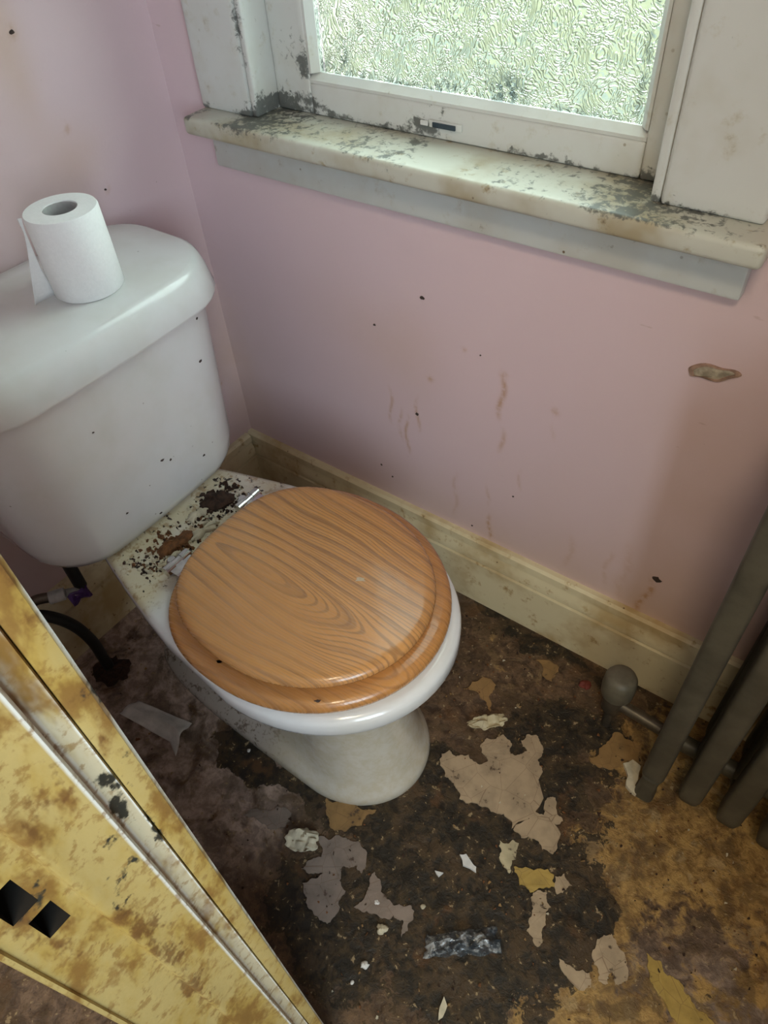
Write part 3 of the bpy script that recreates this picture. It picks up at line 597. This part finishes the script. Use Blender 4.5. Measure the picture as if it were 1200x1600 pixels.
lid = obj('seat_lid', loft([lid_egg(*q) for q in ((.4365, .030), (.4368, .016), (.438, .006), (.441, .0012), (.4445, 0), (.4485, .0012), (.4520, .0045), (.4545, .010), (.4553, .017), (.4555, .05))]), M_LIDW, tl, smooth=True, angle=60)
for px, py in ((.70, -.407), (.60, -.535), (.60, -.279)): obj('buffer', lathe(px, py, [(.007, .4318), (.008, .433), (.008, .4368)], 14), M_DARK, lid, smooth=True, angle=30)
for sx in (-1, 1):
    y = CY + sx * .078
    h = obj('hinge', tube([(.366, y - .024, .428), (.366, y - .0235, .428), (.366, y - .008, .428), (.366, y - .0075, .428), (.366, y + .008, .428), (.366, y + .0085, .428), (.366, y + .0235, .428), (.366, y + .024, .428)],
                           [.004, .0095, .0095, .0080, .0080, .0095, .0095, .004], 20), M_CHROME, tl, smooth=True, angle=30)
    obj('hinge_post', lathe(.352, y, [(.016, .4045), (.016, .408), (.009, .410), (.009, .424), (.006, .428)], 20), M_CHROME, h, smooth=True, angle=30)
    obj('hinge_plate', box(.366, .392, y - .020, y + .020, .431, .4335), M_CHROME, h, bevel=.001)
# marks and crumbs stuck on the lid
def fleck(name, x, y, z, r, mat, par, seed, h=.0012, ax=1.4, rot=.5):
    random.seed(seed); n = 11; P = []
    for k in range(n):
        a = 2 * math.pi * k / n; q = r * random.uniform(.55, 1.3); u, v = q * math.cos(a) * ax, q * math.sin(a) / ax
        P.append((x + u * math.cos(rot) - v * math.sin(rot), y + u * math.sin(rot) + v * math.cos(rot)))
    rings = [[(x + (a - x) * s, y + (b - y) * s, z + d) for a, b in P] for s, d in ((1, 0), (.92, h * .8), (.45, h))]
    return obj(name, loft(rings), mat, par, smooth=True)
fleck('paint_fleck', .632, -.373, .4554, .0060, m_flat('pale_scuff', (.56, .44, .30), .5), lid, 3, .0004)
fleck('dirt_fleck', .546, -.575, .4285, .0065, M_MUCK, seat, 5, .004)
fleck('dirt_fleck', .448, -.557, .4285, .004, M_MUCK, seat, 6, .003)
fleck('dirt_fleck', .690, -.513, .4500, .0028, M_FLY, lid, 7, .0015)
fleck('dirt_fleck', .693, -.545, .4320, .0028, M_FLY, seat, 8, .0015)
from mathutils.bvhtree import BVHTree
bt = BVHTree.FromPolygons([v.co.copy() for v in cis.data.vertices], [tuple(p.vertices) for p in cis.data.polygons])
for i, (y, z, r) in enumerate(((-.395, .522, .0026), (-.381, .512, .0022), (-.273, .631, .0026), (-.319, .473, .0022), (-.481, .478, .0016), (-.428, .430, .0022), (-.478, .638, .0014), (-.256, .695, .0020))):
    h_, n_, _, _ = bt.ray_cast(Vector((.6, y, z)), Vector((-1, 0, 0)))
    if h_ is None: continue
    random.seed(70 + i); P = [(1.5 * r * math.cos(a) * random.uniform(.6, 1.2), r * math.sin(a) * random.uniform(.5, 1.2)) for a in np.linspace(0, 2 * math.pi, 9, endpoint=False)]
    u_ = Vector((0, 0, 1)).cross(n_).normalized(); w_ = n_.cross(u_)
    obj('fly_speck', loft([[h_ + u_ * a * q + w_ * b * q + n_ * d for a, b in P] for q, d in ((1, -.0003), (.9, .0007), (.4, .0012))]), M_FLY, cis, smooth=True)
# cistern inlet under the tank
inl = obj('inlet_shank', lathe(.115, -.548, [(.011, .26), (.011, .33), (.016, .332), (.016, .352), (.011, .354), (.011, .402)], 18), M_DARK, cis, smooth=True, angle=30)

# toilet roll
RXc, RYc, RZ = .176, -.352, .7690
tr = tag(empty('toilet_roll', (RXc, RYc, RZ)), 'white toilet roll standing on the cistern lid', 'toilet roll')
n = 48
def circ(r, z, w=0): return [(RXc + r * math.cos(2 * math.pi * k / n), RYc + r * math.sin(2 * math.pi * k / n), z) for k in range(n)]
v, f = loft([circ(.0225, RZ), circ(.0455, RZ), circ(.0475, RZ + .002), circ(.0478, RZ + .05), circ(.0475, RZ + .107), circ(.0462, RZ + .1095), circ(.0225, RZ + .110)], (False, False))
f += [((6) * n + j, 6 * n + (j + 1) % n, (j + 1) % n, j) for j in range(n)]
obj('paper', (v, f), M_PAPER, tr, smooth=True, angle=50)
v, f = loft([circ(.0222, RZ), circ(.0222, RZ + .1085), circ(.0205, RZ + .1085), circ(.0205, RZ)], (False, False)); f += [(3 * n + j, 3 * n + (j + 1) % n, (j + 1) % n, j) for j in range(n)]
obj('core', (v, f), M_CARD, tr, smooth=True, angle=50)
# loose end of the paper hanging off the side and spreading on the lid
V, F = [], []; nu, nv = 10, 14
for i in range(nu + 1):
    for j in range(nv + 1):
        t, s = i / nu, j / nv; z = RZ + .001 + .106 * (1 - s)
        a = math.radians(228 + 10 * (1 - t)); off = t * (.010 + .030 * s ** 2); base = Vector((RXc + .0484 * math.cos(a), RYc + .0484 * math.sin(a), z))
        d = Vector((math.sin(a) * -1, math.cos(a), 0)) * -1
        p = base + Vector((.28, -.95, 0)) * off * .95 + Vector((math.cos(a), math.sin(a), 0)) * (.003 * math.sin(4 * s + 5 * t))
        V.append(p)
for i in range(nu):
    for j in range(nv): F.append((i * (nv + 1) + j, i * (nv + 1) + j + 1, (i + 1) * (nv + 1) + j + 1, (i + 1) * (nv + 1) + j))
ls = obj('loose_sheet', (V, F), M_PAPER, tr, smooth=True); md = ls.modifiers.new('thickness', 'SOLIDIFY'); md.thickness = .0006

# water hose under the cistern
hs = tag(empty('water_hose', (.10, -.58, 0)), 'black water hose arching to the floor below the cistern with purple tag', 'hose')
obj('hose', tube(spline([(.095, -.660, .250), (.105, -.637, .262), (.115, -.615, .240), (.118, -.594, .190), (.112, -.581, .120), (.100, -.577, .05), (.097, -.576, .002)]), .0105, 14), M_DARK, hs, smooth=True)
obj('tap_body', tube(spline([(.095, -.660, .250), (.085, -.625, .272), (.100, -.600, .272)], 5), .0095, 14), M_BRASS, hs, smooth=True)
obj('connector', tube([(.100, -.602, .271), (.101, -.601, .271), (.113, -.578, .268), (.114, -.577, .268)], [.006, .0115, .0115, .006], 14), M_WHITEP, hs, smooth=True, angle=30)
random.seed(11)
V, F = [], []
for i in range(7):
    for j in range(5): V.append((.128 + .004 * math.sin(i * 1.4 + j), -.580 + i * .0062, .242 + j * .0065 + .004 * math.sin(i * .9)))
for i in range(6):
    for j in range(4): F.append((i * 5 + j, i * 5 + j + 1, (i + 1) * 5 + j + 1, (i + 1) * 5 + j))
tg = obj('purple_tag', (V, F), M_PURPLE, hs, smooth=True); md = tg.modifiers.new('thickness', 'SOLIDIFY'); md.thickness = .002
obj('tie', tube([(.114, -.577, .268), (.118, -.565, .262), (.121, -.556, .256)], .008, 10), M_WHITEP, hs, smooth=True)
lp = tag(obj('dark_lump', lump([(.075, -.60), (.10, -.612), (.135, -.60), (.145, -.57), (.125, -.545), (.085, -.55), (.068, -.572)], 0, .010, 2), M_MUCK, smooth=True), 'dark lump on the floor at the foot of the black hose', 'dirt')  # raised dark blob around the hose foot

# ------------------------------------------------------------------ radiator
rd = tag(empty('radiator', (1.25, -.13, 0)), 'dark olive column radiator standing before the pink wall', 'radiator')
def rbar(path, hx, hy, n=20):
    rings = []
    for p, s in path:
        rings.append([(p[0] + hx * s * math.copysign(abs(math.cos(a)) ** .5, math.cos(a)), p[1] + hy * s * math.copysign(abs(math.sin(a)) ** .5, math.sin(a)), p[2]) for a in (2 * math.pi * k / n for k in range(n))])
    return loft(rings)
parts = []
for y in (-.198, -.135, -.072):
    parts.append(rbar([((0, y, .052), .5), ((0, y, .058), .85), ((0, y, .075), 1), ((0, y, .30), .97), ((0, y, .60), .97), ((0, y, .755), 1), ((0, y, .772), .85), ((0, y, .778), .5)], .0188, .021))
for z in (.085, .745):
    parts.append(tube([(0, -.205, z), (0, -.203, z), (0, -.067, z), (0, -.065, z)], [.008, .0165, .0165, .008], 12))
sec0 = None; NS = 8
for i in range(NS):
    if sec0 is None: sec0 = obj('section', join(*parts), M_RAD, rd, smooth=True, angle=50); s = sec0
    else: s = sec0.copy(); C.objects.link(s); s.parent = rd; s.matrix_parent_inverse = sec0.matrix_parent_inverse.copy()
    s.location = (1.077 + i * .0612, 0, 0)
for x in (1.077, 1.077 + (NS - 1) * .0612):
    for y in (-.206, -.066):
        obj('foot', rbar([((x, y, 0), .95), ((x, y, .006), 1), ((x, y, .03), .8), ((x, y, .07), .9)], .0165, .018), M_RAD, rd, smooth=True, angle=50)
for z in (.085, .745):
    obj('hub_tube', tube([(1.059, -.135, z), (1.077 + (NS - 1) * .0612 + .018, -.135, z)], .015, 16), M_RAD, rd, smooth=True)
vb = obj('valve', join(tube([(.970, -.125, 0), (.970, -.125, .10)], .0095, 14), lathe(.970, -.125, [(.014, .055), (.019, .062), (.019, .098), (.014, .108)], 18), tube([(.970, -.125, .083), (1.058, -.132, .085)], .011, 14)), M_BRASS, rd, smooth=True, angle=40)
obj('valve_knob', lathe(.970, -.125, [(.012, .106), (.024, .108), (.0275, .114), (.0285, .135), (.0275, .155), (.024, .163), (.016, .167), (.004, .168)], 28), M_KNOB, vb, smooth=True, angle=40)

# ------------------------------------------------------------------ litter
def sheet(name, fun, nu, nv, mat, th=.0008):
    V = [fun(i / nu, j / nv) for i in range(nu + 1) for j in range(nv + 1)]
    F = [(i * (nv + 1) + j, i * (nv + 1) + j + 1, (i + 1) * (nv + 1) + j + 1, (i + 1) * (nv + 1) + j) for i in range(nu) for j in range(nv)]
    o = obj(name, (V, F), mat, smooth=True); m = o.modifiers.new('thickness', 'SOLIDIFY'); m.thickness = th; return o
def pap(u, v):   # folded scrap: long flap with a raised crease and a turned corner
    a = Vector((.195, -.632, 0)).lerp(Vector((.355, -.612, 0)), u); b = Vector((.205, -.592, 0)).lerp(Vector((.330, -.566, 0)), u)
    p = a.lerp(b, v); z = .004 + .018 * math.exp(-((v - .52) / .22) ** 2) * (.4 + .6 * u) + .010 * max(0, u - .72) * 6 * max(0, .7 - abs(v - .4)) + .003 * mnoise.noise(Vector((u * 5, v * 5, 2)))
    if u > .8: p += Vector((.0, -.030, 0)) * (u - .8) * 3 * (1 - v)
    return (p.x, p.y, z)
tag(sheet('paper_scrap', pap, 16, 12, M_PAPR2), 'crumpled folded scrap of paper on the floor beside the toilet foot', 'paper')
def flm(u, v):
    a = Vector((.905, -.636, 0)).lerp(Vector((1.000, -.560, 0)), u); b = Vector((.893, -.604, 0)).lerp(Vector((.972, -.535, 0)), u); p = a.lerp(b, v)
    e = (1 - abs(2 * v - 1) ** 3) * (1 - abs(2 * u - 1) ** 6)
    q = Vector((u * 7, v * 4, .3)); p += Vector((mnoise.noise(q), mnoise.noise(q + Vector((9, 0, 0))), 0)) * .006
    return (p.x, p.y, .004 + .016 * e * (.6 + .8 * abs(mnoise.noise(q * 1.3))))
tag(sheet('plastic_wrapper', flm, 34, 20, M_FILM, .0004), 'crumpled clear plastic wrapper on the black floor', 'wrapper')
def chip(poly, label, mat=M_CHIP, cat='paint chip', name='paint_chip', h=.0035, group=None, z=.002):
    return tag(obj(name, slab(rag(poly, 1, .1), z - .002, z + h, .001), mat), label, cat, group)
chip([(0.872, -0.477), (0.880, -0.470), (0.894, -0.476), (0.904, -0.478), (0.908, -0.485), (0.885, -0.488)], 'largest white paint chip on the black patch of floor')
chip([(0.852, -0.521), (0.865, -0.516), (0.862, -0.525)], 'small pointed white chip beside the largest paint chip')
chip([(0.957, -0.657), (0.967, -0.664), (0.969, -0.679), (0.966, -0.686), (0.959, -0.672)], 'thin cream sliver on the floor below the plastic wrapper', M_CREAM)
for (x, y, r, lb) in ((.838, -.692, .0062, 'round white crumb on the floor nearest the door frame'), (.831, -.638, .0085, 'rounded beige crumb between mauve lino and plastic wrapper'), (.802, -.612, .0045, 'white crumb just below the forked mauve lino piece'), (.836, -.721, .0028, 'tiny white crumb next to the round white crumb'),
                      (.456, -.543, .0035, 'white crumb on black grime beside the toilet foot'), (.865, -.575, .0040, 'pale crumb at the tip of the forked mauve lino')):
    P = [(x + r * math.cos(a) * random.uniform(.8, 1.2), y + r * math.sin(a) * random.uniform(.8, 1.2)) for a in np.linspace(0, 2 * math.pi, 9, endpoint=False)]
    tag(obj('crumb', lump(P, 0, r * .8, 3), M_CREAM if 'beige' in lb or 'pale' in lb else M_CHIP, smooth=True), lb, 'crumb')
def crump(x0, y0, la, lb, rot, h, sd):
    """crumpled rounded flake lifted off the floor"""
    def fn(u, v):
        a, b = 2 * u - 1, 2 * v - 1; p, q = a * math.sqrt(1 - b * b / 2), b * math.sqrt(1 - a * a / 2)
        e = Vector((a * 1.4, b * 1.4, sd)); k_ = 1 + .35 * mnoise.noise(e * 1.7); lx, ly = p * la * k_, q * lb * k_
        return (x0 + lx * math.cos(rot) - ly * math.sin(rot), y0 + lx * math.sin(rot) + ly * math.cos(rot), .004 + h * (.35 + abs(mnoise.noise(e * 1.1)) * 1.6 + .3 * q))
    return fn
tag(sheet('lino_flake', crump(.645, -.610, .026, .019, .5, .012, 3.1), 14, 10, M_CREAM), 'cream crumpled flake on the floor before the ochre patch', 'flake')
tag(sheet('lino_flake', crump(.792, -.250, .036, .013, .75, .010, 8.4), 16, 10, M_LINO['c']), 'pale crumpled strip behind the big beige lino piece', 'flake')
chip([(1.027, -0.183), (1.038, -0.168), (1.054, -0.171), (1.056, -0.184), (1.059, -0.21), (1.068, -0.21), (1.067, -0.224), (1.047, -0.218), (1.043, -0.2)], 'cream flake lying against the first radiator foot', M_CREAM, 'flake', 'plaster_flake', .006)
tag(obj('red_scrap', lump([(.895, -.072), (.905, -.064), (.915, -.070), (.910, -.084), (.898, -.084)], 0, .006, 4), M_RED, smooth=True), 'small red scrap on the floor by the skirting board', 'scrap')
# dirt and flakes on the back shelf of the pan
SHZ = .4055
for nm, poly, h, mt, lb, ct in (
    ('dirt_clod', [(.278, -.350), (.292, -.325), (.318, -.318), (.328, -.335), (.318, -.360), (.300, -.372), (.284, -.366)], .010, M_MUCK, 'dark brown clod of dirt on the pan shelf by the far hinge', 'dirt'),
    ('dirt_clod', [(.302, -.452), (.308, -.425), (.322, -.420), (.330, -.440), (.326, -.470), (.314, -.482), (.304, -.476)], .008, M_RUST, 'rusty brown clod of dirt on the pan shelf by the near hinge', 'dirt'),
    ('plaster_flake', [(.288, -.395), (.294, -.372), (.305, -.366), (.312, -.380), (.308, -.402), (.296, -.408)], .008, M_CREAM, 'cream plaster flake on the pan shelf against the cistern', 'flake'),
    ('plaster_flake', [(.322, -.420), (.330, -.388), (.342, -.378), (.348, -.392), (.342, -.424), (.332, -.432)], .007, M_CREAM, 'long cream plaster flake lying between the two hinges', 'flake'),
    ('plaster_flake', [(.330, -.462), (.345, -.452), (.350, -.468), (.340, -.482), (.330, -.478)], .006, M_CREAM, 'cream plaster flake stuck beside the rusty clod', 'flake')):
    tag(obj(nm, lump(poly, SHZ, h, 1), mt, smooth=True), lb, ct)

# fine grit and crumbs strewn over the floor
rs = np.random.RandomState(4); V, F, MI = [], [], []
for i in range(1500):
    x, y = rs.uniform(.05, 1.42), rs.uniform(-.88, -.03)
    if rs.rand() > (.25 if x < .55 else .8): continue
    if ((x - .5) / .30) ** 4 + ((y - CY) / .115) ** 4 < 1: continue
    r = rs.uniform(.0009, .0034) * (1.5 if rs.rand() < .08 else 1); a = rs.uniform(0, 6.28, 5); a.sort(); q = rs.uniform(.6, 1.2, 5) * r; bI = len(V); h = r * rs.uniform(.3, .8)
    V += [(x + q[k] * math.cos(a[k]), y + q[k] * math.sin(a[k]), .0) for k in range(5)] + [(x + .8 * q[k] * math.cos(a[k]), y + .8 * q[k] * math.sin(a[k]), .002 + h * rs.uniform(.6, 1.1)) for k in range(5)]
    F += [tuple(bI + 5 + k for k in range(5))] + [(bI + k, bI + (k + 1) % 5, bI + 5 + (k + 1) % 5, bI + 5 + k) for k in range(5)]; m = rs.choice([0, 1, 2, 3], p=[.42, .3, .22, .06]); MI += [m] * 6
me = bpy.data.meshes.new('floor_grit'); me.from_pydata(V, [], F)
for m in (M_MUCK, M_RUST, M_LINO['o'], M_CREAM): me.materials.append(m)
me.polygons.foreach_set('material_index', MI)
gr = put(bpy.data.objects.new('floor_grit', me)); tag(gr, 'fine dark grit and crumbs strewn across the whole floor', 'grit', None, 'stuff')
# leafy band added past the lawn to keep bright sky out of the glass
V = []; hx = np.linspace(-14, 14, 160); ha = np.linspace(-.35, math.pi + .35, 18)
rings = []
for x in hx: rings.append([(x, 15.5 + .55 * math.cos(a) * (1 + .25 * mnoise.noise(Vector((x * 2, a * 2, 0)))), .35 + (1.0 if math.sin(a) > 0 else .8) * math.sin(a) * (1 + .22 * mnoise.noise(Vector((x * 2, a * 2, 5))))) for a in ha])
k = N('screen_leaves'); kn = k.noise(14, 4); M_SKY_SCREEN = k.bsdf(k.mix(kn, (.04, .07, .05), (.10, .13, .075)), .8)
tag(obj('sky_screen', loft(rings), M_SKY_SCREEN, smooth=True), 'added dark leafy band hiding the sky beyond the lawn', 'sky_screen')

# loose crumbs lodged on the back shelf of the pan
V, F, MI = [], [], []
for i in range(420):
    t = rs.rand(); x, y = rs.normal(.312, .020), CY + rs.uniform(-.118, .112)
    if not (.268 < x < .362): continue
    dark = abs(y + .335) < .035 and rs.rand() < .75; rusty = abs(y + .455) < .03 and rs.rand() < .7
    r = rs.uniform(.0012, .0042) * (1.4 if dark or rusty else 1); a = np.sort(rs.uniform(0, 6.28, 6)); q = rs.uniform(.6, 1.2, 6) * r; bI = len(V); h = r * rs.uniform(.5, 1.3)
    V += [(x + q[k] * math.cos(a[k]), y + q[k] * math.sin(a[k]), .4050) for k in range(6)] + [(x + .7 * q[k] * math.cos(a[k]), y + .7 * q[k] * math.sin(a[k]), .4058 + h * rs.uniform(.6, 1.1)) for k in range(6)]
    F += [tuple(bI + 6 + k for k in range(6))] + [(bI + k, bI + (k + 1) % 6, bI + 6 + (k + 1) % 6, bI + 6 + k) for k in range(6)]
    MI += [0 if dark else 1 if rusty else rs.choice([0, 1, 2], p=[.35, .25, .4])] * 7
me = bpy.data.meshes.new('shelf_crumbs'); me.from_pydata(V, [], F)
for m in (M_MUCK, M_RUST, M_CREAM): me.materials.append(m)
me.polygons.foreach_set('material_index', MI)
gr = put(bpy.data.objects.new('shelf_crumbs', me)); tag(gr, 'brown and cream crumbs scattered on the pan shelf behind the seat', 'crumbs', None, 'stuff')
